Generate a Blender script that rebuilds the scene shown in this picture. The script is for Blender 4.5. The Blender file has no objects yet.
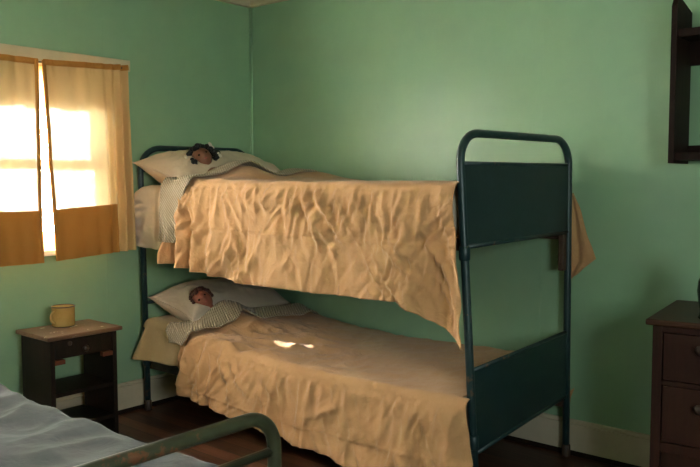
import bpy, bmesh, math, random
from mathutils import Vector, Matrix, noise
random.seed(7)
PI = math.pi
SC = bpy.context.scene
COL = SC.collection

# ------------------------------------------------------------------ helpers
def link(o, parent=None):
    COL.objects.link(o)
    if parent is not None:
        o.parent = parent
    return o

def mesh_obj(name, verts, faces, mat=None, parent=None, smooth=False):
    me = bpy.data.meshes.new(name)
    me.from_pydata([tuple(v) for v in verts], [], faces)
    me.update()
    if smooth:
        me.polygons.foreach_set('use_smooth', [True] * len(me.polygons))
    if mat: me.materials.append(mat)
    return link(bpy.data.objects.new(name, me), parent)

def bm_obj(name, bm, mat=None, parent=None, smooth=False, kind=None):
    me = bpy.data.meshes.new(name)
    bmesh.ops.recalc_face_normals(bm, faces=bm.faces)
    bm.to_mesh(me); bm.free()
    if smooth:
        me.polygons.foreach_set('use_smooth', [True] * len(me.polygons))
    if mat: me.materials.append(mat)
    o = link(bpy.data.objects.new(name, me), parent)
    if kind: o['kind'] = kind
    return o

def empty(name, loc=(0, 0, 0), rz=0.0):
    o = bpy.data.objects.new(name, None)
    o.empty_display_size = 0.05
    o.location = loc; o.rotation_euler = (0, 0, rz)
    return link(o)

def tag(o, label, cat, group=None):
    o['label'] = label; o['category'] = cat
    if group: o['group'] = group
    return o

def struct(o):
    o['kind'] = 'structure'; return o

def add_box(bm, x0, x1, y0, y1, z0, z1, bevel=0.0, seg=2):
    vs = [bm.verts.new((x, y, z)) for x in (x0, x1) for y in (y0, y1) for z in (z0, z1)]
    idx = [(0, 1, 3, 2), (4, 6, 7, 5), (0, 4, 5, 1), (2, 3, 7, 6), (0, 2, 6, 4), (1, 5, 7, 3)]
    fs = [bm.faces.new([vs[i] for i in f]) for f in idx]
    if bevel > 0:
        es = list({e for f in fs for e in f.edges})
        bmesh.ops.bevel(bm, geom=es, offset=bevel, segments=seg, affect='EDGES', profile=0.5)

def box(name, x0, x1, y0, y1, z0, z1, mat, parent=None, bevel=0.0):
    bm = bmesh.new(); add_box(bm, x0, x1, y0, y1, z0, z1, bevel)
    return bm_obj(name, bm, mat, parent)

def fillet(pts, rad, n=8):
    """round the inner corners of a polyline"""
    P = [Vector(p) for p in pts]; out = [P[0]]
    for i in range(1, len(P) - 1):
        a, b, c = P[i - 1], P[i], P[i + 1]
        u = (a - b); v = (c - b)
        r = min(rad, u.length * .49, v.length * .49)
        s = b + u.normalized() * r; e = b + v.normalized() * r
        for k in range(n + 1):
            t = k / n
            # quarter-circle like blend (rational quadratic)
            w = math.sqrt(.5)
            q = (s * (1 - t) ** 2 + b * (2 * w * t * (1 - t)) + e * t * t) / ((1 - t) ** 2 + 2 * w * t * (1 - t) + t * t)
            out.append(q)
    out.append(P[-1])
    return out

def add_tube(bm, pts, r, res=12, cap=True):
    P = [Vector(p) for p in pts]
    rad = r if isinstance(r, (list, tuple)) else [r] * len(P)
    T = []
    for i in range(len(P)):
        a = P[max(0, i - 1)]; b = P[min(len(P) - 1, i + 1)]
        T.append((b - a).normalized())
    n = T[0].orthogonal().normalized()
    rings = []
    for i, p in enumerate(P):
        n = (n - T[i] * n.dot(T[i])).normalized()
        b = T[i].cross(n)
        rings.append([bm.verts.new(p + (n * math.cos(2 * PI * k / res) + b * math.sin(2 * PI * k / res)) * rad[i]) for k in range(res)])
    for i in range(len(rings) - 1):
        for k in range(res):
            f = bm.faces.new((rings[i][k], rings[i][(k + 1) % res], rings[i + 1][(k + 1) % res], rings[i + 1][k]))
            f.smooth = True
    if cap:
        bm.faces.new(rings[0][::-1]); bm.faces.new(rings[-1])

def tube(name, pts, r, mat, parent=None, res=12):
    bm = bmesh.new(); add_tube(bm, pts, r, res)
    return bm_obj(name, bm, mat, parent)

def add_lathe(bm, prof, c=(0, 0, 0), res=32, axis='z'):
    c = Vector(c); rings = []
    for r, h in prof:
        ring = []
        for k in range(res):
            a = 2 * PI * k / res
            if axis == 'z': v = Vector((r * math.cos(a), r * math.sin(a), h))
            elif axis == 'x': v = Vector((h, r * math.cos(a), r * math.sin(a)))
            else: v = Vector((r * math.cos(a), h, r * math.sin(a)))
            ring.append(bm.verts.new(c + v))
        rings.append(ring)
    for i in range(len(rings) - 1):
        for k in range(res):
            f = bm.faces.new((rings[i][k], rings[i][(k + 1) % res], rings[i + 1][(k + 1) % res], rings[i + 1][k]))
            f.smooth = True
    bm.faces.new(rings[0][::-1]); bm.faces.new(rings[-1])

def lathe(name, prof, c, mat, parent=None, res=32, axis='z'):
    bm = bmesh.new(); add_lathe(bm, prof, c, res, axis)
    return bm_obj(name, bm, mat, parent)

def lerp(a, b, t): return a + (b - a) * t
def sst(a, b, x):
    t = min(1, max(0, (x - a) / (b - a))); return t * t * (3 - 2 * t)
def interp(tab, x):
    if x <= tab[0][0]: return tab[0][1]
    for (a, va), (b, vb) in zip(tab, tab[1:]):
        if x <= b:
            return lerp(va, vb, (x - a) / (b - a))
    return tab[-1][1]
def nz(x, y, z): return noise.noise(Vector((x, y, z)))
def ridge(x, y, z):
    """crease noise: sharp ridges, -1..1"""
    return 1 - 2.2 * abs(nz(x, y, z))
def gauss(d, w): return math.exp(-(d / w) ** 2)

def sheet_grid(name, rows, mat, parent=None, thick=0.003, subsurf=0):
    """rows: list of equal-length point lists"""
    nu = len(rows[0]); verts = [p for r in rows for p in r]
    faces = []
    for i in range(len(rows) - 1):
        for j in range(nu - 1):
            a = i * nu + j
            faces.append((a, a + 1, a + nu + 1, a + nu))
    o = mesh_obj(name, verts, faces, mat, parent, True)
    if thick:
        m = o.modifiers.new('thickness', 'SOLIDIFY'); m.thickness = thick; m.offset = -1
    return o

# ---------------------------------------------------------------- materials
def new_mat(name):
    m = bpy.data.materials.new(name); m.use_nodes = True
    nt = m.node_tree; nt.nodes.clear()
    out = nt.nodes.new('ShaderNodeOutputMaterial')
    return m, nt, out

def N(nt, t, **kw):
    n = nt.nodes.new(t)
    for k, v in kw.items():
        if k in n.inputs: n.inputs[k].default_value = v
        else: setattr(n, k, v)
    return n

def coords(nt, scale=(1, 1, 1), rot=(0, 0, 0)):
    tc = N(nt, 'ShaderNodeTexCoord'); mp = N(nt, 'ShaderNodeMapping')
    mp.inputs['Scale'].default_value = scale; mp.inputs['Rotation'].default_value = rot
    nt.links.new(tc.outputs['Object'], mp.inputs['Vector'])
    return mp.outputs['Vector']

def ramp(nt, fac, stops):
    r = N(nt, 'ShaderNodeValToRGB')
    el = r.color_ramp.elements
    el[0].position = stops[0][0]; el[0].color = (*stops[0][1], 1)
    el[1].position = stops[-1][0]; el[1].color = (*stops[-1][1], 1)
    for p, c in stops[1:-1]:
        e = el.new(p); e.color = (*c, 1)
    nt.links.new(fac, r.inputs['Fac'])
    return r.outputs['Color']

def bump(nt, h, strength, dist, normal=None):
    b = N(nt, 'ShaderNodeBump'); b.inputs['Strength'].default_value = strength; b.inputs['Distance'].default_value = dist
    nt.links.new(h, b.inputs['Height'])
    if normal is not None: nt.links.new(normal, b.inputs['Normal'])
    return b.outputs['Normal']

def math_n(nt, op, a, b=None):
    m = N(nt, 'ShaderNodeMath', operation=op)
    for i, v in enumerate((a, b)):
        if v is None: continue
        if isinstance(v, (int, float)): m.inputs[i].default_value = v
        else: nt.links.new(v, m.inputs[i])
    return m.outputs[0]

def mat_plain(name, c1, c2, rough=.6, scale=6, spec=.3, bumps=.15, bdist=.004, stretch=(1, 1, 1), detail=5, metal=0):
    m, nt, out = new_mat(name)
    v = coords(nt, stretch)
    n = N(nt, 'ShaderNodeTexNoise', Scale=scale, Detail=detail, Roughness=.6)
    nt.links.new(v, n.inputs['Vector'])
    p = N(nt, 'ShaderNodeBsdfPrincipled', Roughness=rough, Metallic=metal)
    p.inputs['Specular IOR Level'].default_value = spec
    nt.links.new(ramp(nt, n.outputs['Fac'], [(.3, c1), (.7, c2)]), p.inputs['Base Color'])
    if bumps: nt.links.new(bump(nt, n.outputs['Fac'], bumps, bdist), p.inputs['Normal'])
    nt.links.new(p.outputs[0], out.inputs['Surface'])
    return m

def mat_cloth(name, c1, c2, rough=.9, weave=420, wstr=.25, sheen=.15, big=5, crease=0.3, crease_scale=16, stripes=None, trans=0.0):
    m, nt, out = new_mat(name)
    v = coords(nt)
    n = N(nt, 'ShaderNodeTexNoise', Scale=big, Detail=6, Roughness=.65)
    nt.links.new(v, n.inputs['Vector'])
    wv = N(nt, 'ShaderNodeTexNoise', Scale=weave, Detail=1)
    nt.links.new(v, wv.inputs['Vector'])
    cr = N(nt, 'ShaderNodeTexNoise', Scale=crease_scale, Detail=5, Roughness=.55, Distortion=.5)
    nt.links.new(v, cr.inputs['Vector'])
    rid = math_n(nt, 'ABSOLUTE', math_n(nt, 'SUBTRACT', cr.outputs['Fac'], .5))
    nrm = bump(nt, rid, crease, .02)
    nrm = bump(nt, wv.outputs['Fac'], wstr, .001, nrm)
    if stripes:
        st = N(nt, 'ShaderNodeTexWave', Scale=stripes, Distortion=.6); st.bands_direction = 'DIAGONAL'
        st2 = N(nt, 'ShaderNodeTexVoronoi', Scale=stripes * 1.4)
        nt.links.new(v, st.inputs['Vector']); nt.links.new(v, st2.inputs['Vector'])
        nrm = bump(nt, st.outputs['Fac'], .9, .004, nrm)
        nrm = bump(nt, st2.outputs['Distance'], .4, .003, nrm)
    p = N(nt, 'ShaderNodeBsdfPrincipled', Roughness=rough)
    p.inputs['Specular IOR Level'].default_value = .15
    p.inputs['Sheen Weight'].default_value = sheen
    col = ramp(nt, n.outputs['Fac'], [(.3, c1), (.7, c2)])
    if stripes:   # the dark holes between the knitted ribs
        mx = N(nt, 'ShaderNodeMix', data_type='RGBA'); mx.blend_type = 'MULTIPLY'; mx.inputs[0].default_value = 1.0
        nt.links.new(col, mx.inputs[6]); nt.links.new(ramp(nt, st.outputs['Fac'], [(.05, (.72, .69, .64)), (.5, (1, 1, 1))]), mx.inputs[7])
        col = mx.outputs[2]
    nt.links.new(col, p.inputs['Base Color'])
    nt.links.new(nrm, p.inputs['Normal'])
    nt.links.new(p.outputs[0], out.inputs['Surface'])
    return m

def mat_wood(name, c1, c2, c3=None, scale=3, axis='x', rough=.45, wear=None, spec=.4):
    m, nt, out = new_mat(name)
    st = {'x': (1, 14, 14), 'y': (14, 1, 14), 'z': (14, 14, 1)}[axis]
    v = coords(nt, st)
    n = N(nt, 'ShaderNodeTexNoise', Scale=scale, Detail=8, Roughness=.65, Distortion=.6)
    nt.links.new(v, n.inputs['Vector'])
    stops = [(.25, c1), (.75, c2)]
    col = ramp(nt, n.outputs['Fac'], stops)
    p = N(nt, 'ShaderNodeBsdfPrincipled', Roughness=rough)
    p.inputs['Specular IOR Level'].default_value = spec
    if wear:
        v2 = coords(nt)
        n2 = N(nt, 'ShaderNodeTexNoise', Scale=wear[1], Detail=6, Roughness=.7)
        nt.links.new(v2, n2.inputs['Vector'])
        f = ramp(nt, n2.outputs['Fac'], [(wear[2], (0, 0, 0)), (wear[3], (1, 1, 1))])
        mx = N(nt, 'ShaderNodeMix', data_type='RGBA')
        nt.links.new(f, mx.inputs[0]); nt.links.new(col, mx.inputs[6]); mx.inputs[7].default_value = (*wear[0], 1)
        col = mx.outputs[2]
    nt.links.new(col, p.inputs['Base Color'])
    nt.links.new(bump(nt, n.outputs['Fac'], .2, .003), p.inputs['Normal'])
    nt.links.new(p.outputs[0], out.inputs['Surface'])
    return m

def mat_chipped(name, paint, chip, amount=.62, rough=.4, scale=22, under=None):
    m, nt, out = new_mat(name)
    v = coords(nt)
    n = N(nt, 'ShaderNodeTexNoise', Scale=scale, Detail=7, Roughness=.7)
    nt.links.new(v, n.inputs['Vector'])
    big = N(nt, 'ShaderNodeTexNoise', Scale=3.5, Detail=2)
    nt.links.new(v, big.inputs['Vector'])
    s = math_n(nt, 'ADD', math_n(nt, 'MULTIPLY', n.outputs['Fac'], .7), math_n(nt, 'MULTIPLY', big.outputs['Fac'], .3))
    col = ramp(nt, s, [(amount - .25, tuple(c * .8 for c in paint)), (amount - .02, tuple(min(1, c * 1.15) for c in paint)), (amount + .02, chip)])
    p = N(nt, 'ShaderNodeBsdfPrincipled', Roughness=rough)
    p.inputs['Specular IOR Level'].default_value = .45
    nt.links.new(col, p.inputs['Base Color'])
    nt.links.new(bump(nt, s, .25, .003), p.inputs['Normal'])
    nt.links.new(p.outputs[0], out.inputs['Surface'])
    return m

def mat_wall(name, along, seams):
    """gloss wall paint over sheets: gentle dents, faint seams at given positions"""
    m, nt, out = new_mat(name)
    v = coords(nt)
    n = N(nt, 'ShaderNodeTexNoise', Scale=1.6, Detail=3, Roughness=.5)
    n2 = N(nt, 'ShaderNodeTexNoise', Scale=7, Detail=5, Roughness=.6)
    n3 = N(nt, 'ShaderNodeTexNoise', Scale=90, Detail=3)
    vo = N(nt, 'ShaderNodeTexNoise', Scale=3.1, Detail=0)
    for k in (n, n2, n3, vo): nt.links.new(v, k.inputs['Vector'])
    dent = ramp(nt, vo.outputs['Fac'], [(.60, (0, 0, 0)), (.75, (1, 1, 1))])
    sx = N(nt, 'ShaderNodeSeparateXYZ'); nt.links.new(v, sx.inputs[0])
    src = sx.outputs[along]
    tot = None
    for s in seams:
        d = math_n(nt, 'ABSOLUTE', math_n(nt, 'SUBTRACT', src, s))
        mr = N(nt, 'ShaderNodeMapRange'); mr.inputs['From Min'].default_value = 0; mr.inputs['From Max'].default_value = .006
        mr.inputs['To Min'].default_value = 1; mr.inputs['To Max'].default_value = 0
        nt.links.new(d, mr.inputs['Value'])
        tot = mr.outputs[0] if tot is None else math_n(nt, 'MAXIMUM', tot, mr.outputs[0])
    col = ramp(nt, n2.outputs['Fac'], [(.3, WALL_A), (.7, WALL_B)])
    p = N(nt, 'ShaderNodeBsdfPrincipled', Roughness=.36)
    p.inputs['Specular IOR Level'].default_value = .4
    nt.links.new(col, p.inputs['Base Color'])
    nrm = bump(nt, n.outputs['Fac'], .35, .06)
    nrm = bump(nt, dent, .25, .012, nrm)
    nrm = bump(nt, n3.outputs['Fac'], .06, .002, nrm)
    if tot is not None: nrm = bump(nt, tot, .22, .003, nrm)
    nt.links.new(nrm, p.inputs['Normal'])
    nt.links.new(p.outputs[0], out.inputs['Surface'])
    return m

def mat_curtain(name, c, tr, see, through=.5):
    m, nt, out = new_mat(name)
    v = coords(nt)
    w = N(nt, 'ShaderNodeTexNoise', Scale=260, Detail=1); nt.links.new(v, w.inputs['Vector'])
    b = N(nt, 'ShaderNodeTexNoise', Scale=9, Detail=5, Roughness=.6); nt.links.new(v, b.inputs['Vector'])
    nrm = bump(nt, w.outputs['Fac'], .2, .001)
    nrm = bump(nt, b.outputs['Fac'], .25, .012, nrm)
    d = N(nt, 'ShaderNodeBsdfDiffuse'); t = N(nt, 'ShaderNodeBsdfTranslucent'); s = N(nt, 'ShaderNodeBsdfTransparent')
    d.inputs[0].default_value = (*c, 1)
    nt.links.new(ramp(nt, b.outputs['Fac'], [(.3, tuple(k * .85 for k in tr)), (.7, tr)]), t.inputs[0])
    s.inputs[0].default_value = (1, .96, .92, 1)
    nt.links.new(nrm, d.inputs['Normal']); nt.links.new(nrm, t.inputs['Normal'])
    m1 = N(nt, 'ShaderNodeMixShader'); m1.inputs[0].default_value = through
    nt.links.new(d.outputs[0], m1.inputs[1]); nt.links.new(t.outputs[0], m1.inputs[2])
    m2 = N(nt, 'ShaderNodeMixShader'); m2.inputs[0].default_value = see
    nt.links.new(m1.outputs[0], m2.inputs[1]); nt.links.new(s.outputs[0], m2.inputs[2])
    nt.links.new(m2.outputs[0], out.inputs['Surface'])
    return m

def mat_glass(name):
    m, nt, out = new_mat(name)
    g = N(nt, 'ShaderNodeBsdfGlossy', Roughness=.02); t = N(nt, 'ShaderNodeBsdfTransparent')
    t.inputs[0].default_value = (.95, .97, .96, 1)
    mx = N(nt, 'ShaderNodeMixShader')
    mx.inputs[0].default_value = .05
    nt.links.new(t.outputs[0], mx.inputs[1]); nt.links.new(g.outputs[0], mx.inputs[2])
    nt.links.new(mx.outputs[0], out.inputs['Surface'])
    return m

def mat_floor(name):
    m, nt, out = new_mat(name)
    v = coords(nt)
    sx = N(nt, 'ShaderNodeSeparateXYZ'); nt.links.new(v, sx.inputs[0])
    W = .085
    q = math_n(nt, 'DIVIDE', sx.outputs[1], W)
    idx = math_n(nt, 'FLOOR', q); fr = math_n(nt, 'FRACT', q)
    wn = N(nt, 'ShaderNodeTexWhiteNoise'); wn.noise_dimensions = '1D'; nt.links.new(idx, wn.inputs['W'])
    gr = coords(nt, (1.2, 22, 1))
    g = N(nt, 'ShaderNodeTexNoise', Scale=3, Detail=8, Roughness=.7, Distortion=.4); nt.links.new(gr, g.inputs['Vector'])
    mixf = math_n(nt, 'ADD', math_n(nt, 'MULTIPLY', g.outputs['Fac'], .7), math_n(nt, 'MULTIPLY', wn.outputs[0], .35))
    col = ramp(nt, mixf, [(.25, (.018, .006, .003)), (.55, (.085, .028, .013)), (.85, (.19, .07, .035))])
    gap = ramp(nt, math_n(nt, 'ABSOLUTE', math_n(nt, 'SUBTRACT', fr, .5)), [(.46, (0, 0, 0)), (.49, (1, 1, 1))])
    mx = N(nt, 'ShaderNodeMix', data_type='RGBA'); nt.links.new(gap, mx.inputs[0]); nt.links.new(col, mx.inputs[6]); mx.inputs[7].default_value = (.006, .003, .002, 1)
    p = N(nt, 'ShaderNodeBsdfPrincipled', Roughness=.45)
    nt.links.new(mx.outputs[2], p.inputs['Base Color'])
    nrm = bump(nt, gap, -.6, .004) if False else bump(nt, g.outputs['Fac'], .2, .003)
    nt.links.new(nrm, p.inputs['Normal'])
    nt.links.new(p.outputs[0], out.inputs['Surface'])
    return m

WALL_A, WALL_B = (.27, .43, .27), (.295, .46, .285)
M = {}
M['wall_r'] = mat_wall('green_wall_paint_long', 0, [1.0, 2.0, 3.0])
M['wall_l'] = mat_wall('green_wall_paint_window', 1, [-1.057, -2.05])
M['wall_p'] = mat_wall('green_wall_paint', 0, [])
M['ceil'] = mat_plain('ceiling_paint', (.62, .56, .42), (.70, .63, .48), .7, 3, .2)
M['trim'] = mat_plain('cream_trim_paint', (.55, .44, .29), (.66, .54, .37), .5, 5, .35, .1)
M['base'] = mat_plain('cream_baseboard_paint', (.50, .42, .30), (.60, .51, .37), .5, 5, .3, .1)
M['sash'] = mat_plain('white_sash_paint', (.70, .70, .68), (.78, .78, .76), .5, 6, .3, .1)
M['floor'] = mat_floor('dark_floorboards')
M['glass'] = mat_glass('window_glass')
M['curtain'] = mat_curtain('curtain_linen', (.66, .43, .20), (.80, .58, .30), .0065, .022)
M['hem'] = mat_curtain('curtain_hem_linen', (.50, .22, .055), (.88, .38, .055), .0006, .036)
M['blind'] = mat_curtain('blind_holland', (.72, .62, .42), (.75, .66, .46), .004, .10)
M['diffuser'] = mat_curtain('diffuser_cloth', (.70, .66, .58), (.90, .84, .72), .0, .75)  # for the added sheet that spreads light into the room
M['bunk'] = mat_chipped('bunk_teal_paint', (.015, .037, .038), (.12, .075, .045), .60, .38)
M['panel'] = mat_chipped('bunk_panel_paint', (.013, .032, .034), (.03, .05, .045), .72, .42, 12)
M['iron'] = mat_chipped('iron_olive_paint', (.036, .038, .020), (.13, .05, .022), .60, .35, 18)
M['spread'] = mat_cloth('tan_cotton', (.49, .262, .120), (.55, .305, .145), crease=.6, crease_scale=13)
M['spread_low'] = M['spread']
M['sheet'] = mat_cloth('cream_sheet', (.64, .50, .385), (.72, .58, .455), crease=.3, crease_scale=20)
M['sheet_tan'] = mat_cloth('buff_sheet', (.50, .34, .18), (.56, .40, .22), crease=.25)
M['pillow'] = mat_cloth('pillow_cotton', (.56, .43, .32), (.64, .50, .385), crease=.25, crease_scale=12)
M['waffle'] = mat_cloth('knitted_wool', (.40, .31, .21), (.52, .41, .29), crease=.2, stripes=34)
M['bluegrey'] = mat_cloth('blue_grey_cotton', (.055, .06, .063), (.08, .086, .09), crease=.3, crease_scale=10)
M['ticking'] = mat_cloth('mattress_ticking', (.45, .38, .28), (.5, .43, .32))
M['nwood'] = mat_wood('nightstand_dark_wood', (.007, .0035, .002), (.022, .011, .006), axis='z', rough=.55, spec=.25)
M['ntop'] = mat_wood('nightstand_worn_top', (.11, .05, .027), (.20, .105, .06), axis='y', rough=.42, wear=((.70, .62, .50), 13, .63, .66))
M['redwood'] = mat_wood('red_corner_wood', (.14, .035, .015), (.22, .06, .03), axis='y')
M['dwood'] = mat_wood('dresser_wood', (.018, .0055, .0028), (.040, .0125, .0065), axis='z', rough=.55, spec=.2)
M['dtop'] = mat_wood('dresser_top_wood', (.035, .014, .007), (.07, .027, .013), axis='x', rough=.45, spec=.25)
M['swood'] = mat_wood('shelf_wood', (.009, .0038, .0026), (.022, .008, .005), axis='z', rough=.6, spec=.18)
M['knob'] = mat_plain('dark_knob', (.03, .016, .01), (.06, .03, .018), .35, 30, .5)
M['enamel'] = mat_plain('ochre_enamel', (.42, .25, .07), (.54, .34, .11), .25, 9, .6, .05)
M['enamel_rim'] = mat_plain('enamel_rim', (.05, .025, .012), (.10, .05, .02), .35, 40, .5)
M['vase'] = mat_plain('dark_glaze', (.008, .007, .007), (.02, .016, .014), .25, 12, .5)
M['hair'] = mat_plain('black_hair', (.004, .004, .005), (.015, .012, .012), .5, 60, .4, .6, .004)
M['skin'] = mat_plain('brown_doll_skin', (.20, .075, .04), (.27, .10, .055), .4, 8, .4, .05)
M['skin_red'] = mat_plain('red_brown_doll_skin', (.30, .085, .05), (.38, .12, .07), .4, 8, .4, .05)
M['hair_red'] = mat_plain('auburn_hair', (.05, .014, .009), (.11, .03, .018), .5, 60, .4, .6, .004)
M['eye'] = mat_plain('doll_eye', (.01, .008, .008), (.02, .015, .012), .15, 10, .6, 0)
M['lip'] = mat_plain('doll_lip', (.35, .06, .05), (.4, .08, .06), .4, 10, .4, 0)
M['ribbon'] = mat_plain('pale_ribbon', (.65, .55, .45), (.75, .66, .56), .6, 20, .3, .2)
M['dress'] = mat_cloth('doll_dress_cotton', (.55, .45, .35), (.62, .52, .42))
M['iron_dark'] = mat_plain('rusty_iron', (.035, .02, .013), (.07, .04, .025), .5, 20, .4)

# ------------------------------------------------------------- the room shell
RX, RY, RZ = 4.85, -4.75, 2.42
W1 = (-1.80, -1.015, .93, 1.86)       # the curtained window
W3 = (-2.46, -1.96, .95, 1.95)       # unseen window added left of the frame as a diffuse light source
W2 = (-3.60, -2.50, .93, 1.95)       # unseen window added for fill light, right of the camera (y0, y1, z0, z1)
W4 = (.45, 1.35, .95, 2.05)          # unseen window added for frontal light, behind the camera (x0, x1, z0, z1)
def wall_with_holes(name, holes, mat):
    bm = bmesh.new()
    ys = sorted({RY - .12, .12} | {v for h in holes for v in h[:2]})
    zs = sorted({-.1, RZ + .1} | {v for h in holes for v in h[2:]})
    for a, b in zip(ys, ys[1:]):
        for c, d in zip(zs, zs[1:]):
            ym, zm = (a + b) / 2, (c + d) / 2
            if any(h[0] < ym < h[1] and h[2] < zm < h[3] for h in holes): continue
            add_box(bm, -.12, 0, a, b, c, d)
    bmesh.ops.remove_doubles(bm, verts=bm.verts, dist=1e-5)
    # drop the doubled inner faces
    seen = {}
    for f in list(bm.faces):
        k = tuple(sorted(v.index for v in f.verts)) if False else tuple(sorted((round(v.co.x, 4), round(v.co.y, 4), round(v.co.z, 4)) for v in f.verts))
        seen.setdefault(k, []).append(f)
    dead = [f for fs in seen.values() if len(fs) > 1 for f in fs]
    bmesh.ops.delete(bm, geom=dead, context='FACES')
    return struct(bm_obj(name, bm, mat))
wall_with_holes('wall_left', [W1, W3], M['wall_l'])
struct(box('wall_back', 0, RX, 0, .12, -.1, RZ + .1, M['wall_r']))
bm = bmesh.new()
for a, b, c, d in ((0, W4[0], -.1, RZ + .1), (W4[1], RX, -.1, RZ + .1), (W4[0], W4[1], -.1, W4[2]), (W4[0], W4[1], W4[3], RZ + .1)):
    add_box(bm, a, b, RY - .12, RY, c, d)
struct(bm_obj('wall_front', bm, M['wall_p']))
bm = bmesh.new()
for a, b, c, d in ((RY - .12, W2[0], -.1, RZ + .1), (W2[1], .12, -.1, RZ + .1), (W2[0], W2[1], -.1, W2[2]), (W2[0], W2[1], W2[3], RZ + .1)):
    add_box(bm, RX, RX + .12, a, b, c, d)
struct(bm_obj('wall_right', bm, M['wall_p']))
struct(box('floor', -.12, RX + .12, RY - .12, .12, -.1, 0, M['floor']))
struct(box('ceiling', -.12, RX + .12, RY - .12, .12, RZ, RZ + .1, M['ceil']))
BBH = .166
def baseboard(name, a, b, axis):
    bm = bmesh.new()
    if axis == 'x':
        add_box(bm, a, b, -.018, 0, .02, BBH - .02); add_box(bm, a, b, -.013, 0, BBH - .02, BBH, .004)
    else:
        add_box(bm, 0, .018, a, b, .02, BBH - .02); add_box(bm, 0, .013, a, b, BBH - .02, BBH, .004)
    return struct(bm_obj(name, bm, M['base']))
baseboard('baseboard_back', 0.018, RX, 'x')
baseboard('baseboard_left', RY, 0, 'y')
# dark strip put in for the shade of the gap under the baseboards
struct(box('gap_shade_strip_1', .02, RX, -.022, 0, 0, .022, M['nwood']))
struct(box('gap_shade_strip_2', 0, .022, RY, -.02, 0, .022, M['nwood']))
def crown(name, pts_a, pts_b):
    prof = [(0, 2.352), (.018, 2.356), (.024, 2.375), (.045, 2.395), (.052, 2.412), (.062, 2.42), (0, 2.42)]
    v = []; n = len(prof)
    for d, z in prof: v.append(pts_a(d, z))
    for d, z in prof: v.append(pts_b(d, z))
    f = [(i, (i + 1) % n, (i + 1) % n + n, i + n) for i in range(n)] + [tuple(range(n))[::-1], tuple(range(n, 2 * n))]
    return struct(mesh_obj(name, v, f, M['trim']))
crown('trim_3', lambda d, z: (d, -d, z), lambda d, z: (RX, -d, z))
crown('trim_4', lambda d, z: (d, -d, z), lambda d, z: (d, RY, z))
struct(tube('trim_5', [(.008, -.008, BBH), (.008, -.008, 2.36)], .007, M['wall_p']))

def window(name, W, casing, muntin, far=None):
    y0, y1, z0, z1 = W
    r = struct(empty(name, (0, (y0 + y1) / 2, z0)))
    cy = (y0 + y1) / 2
    def loc(o):
        o.location = (0, -cy, -z0); return o
    bm = bmesh.new()
    t = .03
    add_box(bm, -.12, -.005, y0, y0 + t, z0, z1); add_box(bm, -.12, -.005, y1 - t, y1, z0, z1)
    add_box(bm, -.12, -.005, y0 + t, y1 - t, z1 - t, z1); add_box(bm, -.12, -.005, y0 + t, y1 - t, z0, z0 + .02)
    loc(bm_obj('window_frame', bm, M['sash'], r))
    a, b = y0 + t, y1 - t
    zm = lerp(z0, z1, .46)
    for nm, x0, x1, s0, s1 in (('lower_sash', -.055, -.02, z0 + .02, zm + .02), ('upper_sash', -.095, -.06, zm - .02, z1 - t)):
        bm = bmesh.new()
        bot = .07 if nm[0] == 'l' else .045
        add_box(bm, x0, x1, a, a + .04, s0, s1, .003); add_box(bm, x0, x1, b - .04, b, s0, s1, .003)
        add_box(bm, x0, x1, a + .04, b - .04, s0, s0 + bot, .003); add_box(bm, x0, x1, a + .04, b - .04, s1 - .045, s1, .003)
        if muntin: add_box(bm, x0 + .008, x1 - .008, cy - .012, cy + .012, s0 + bot, s1 - .045)
        s = loc(bm_obj(nm, bm, M['sash'], r))
        xm = (x0 + x1) / 2
        box('pane', xm - .002, xm + .002, a + .03, b - .03, s0 + .03, s1 - .03, M['glass'], s)
    loc(box('sill', -.02, .040, y0 - .05, y1 + .03, z0 - .03, z0, M['sash'], r, .005))
    bm = bmesh.new()
    c = casing; e = far or casing
    add_box(bm, 0, .018, y0 - e, y0, z0, z1 + .0, .003); add_box(bm, 0, .018, y1, y1 + c, z0, z1, .003)
    loc(bm_obj('casing', bm, M['trim'], r))
    loc(box('head_casing', 0, .036, y0 - e - .015, y1 + c + .02, z1, z1 + .06, M['trim'], r, .003))
    return r
window('window_1', W1, .085, False, .07)
w2 = window('added_window_right', (-W2[1], -W2[0], W2[2], W2[3]), .10, True)
w2.location = (RX, (W2[0] + W2[1]) / 2, W2[2]); w2.rotation_euler = (0, 0, PI)
w3 = window('added_window_left', W3, .08, False)
o = mesh_obj('light_diffuser', [(-.012, W3[0] + .03, W3[2] + .02), (-.012, W3[1] - .03, W3[2] + .02), (-.012, W3[1] - .03, W3[3] - .03), (-.012, W3[0] + .03, W3[3] - .03)], [(0, 1, 2, 3)], M['diffuser'], w3)  # unseen sheet added to turn this opening into a diffuse emitter
o.location = (0, -(W3[0] + W3[1]) / 2, -W3[2])
w4 = window('added_window_behind', (-W4[1], -W4[0], W4[2], W4[3]), .10, True)
w4.location = ((W4[0] + W4[1]) / 2, RY, W4[2]); w4.rotation_euler = (0, 0, PI / 2)

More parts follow.
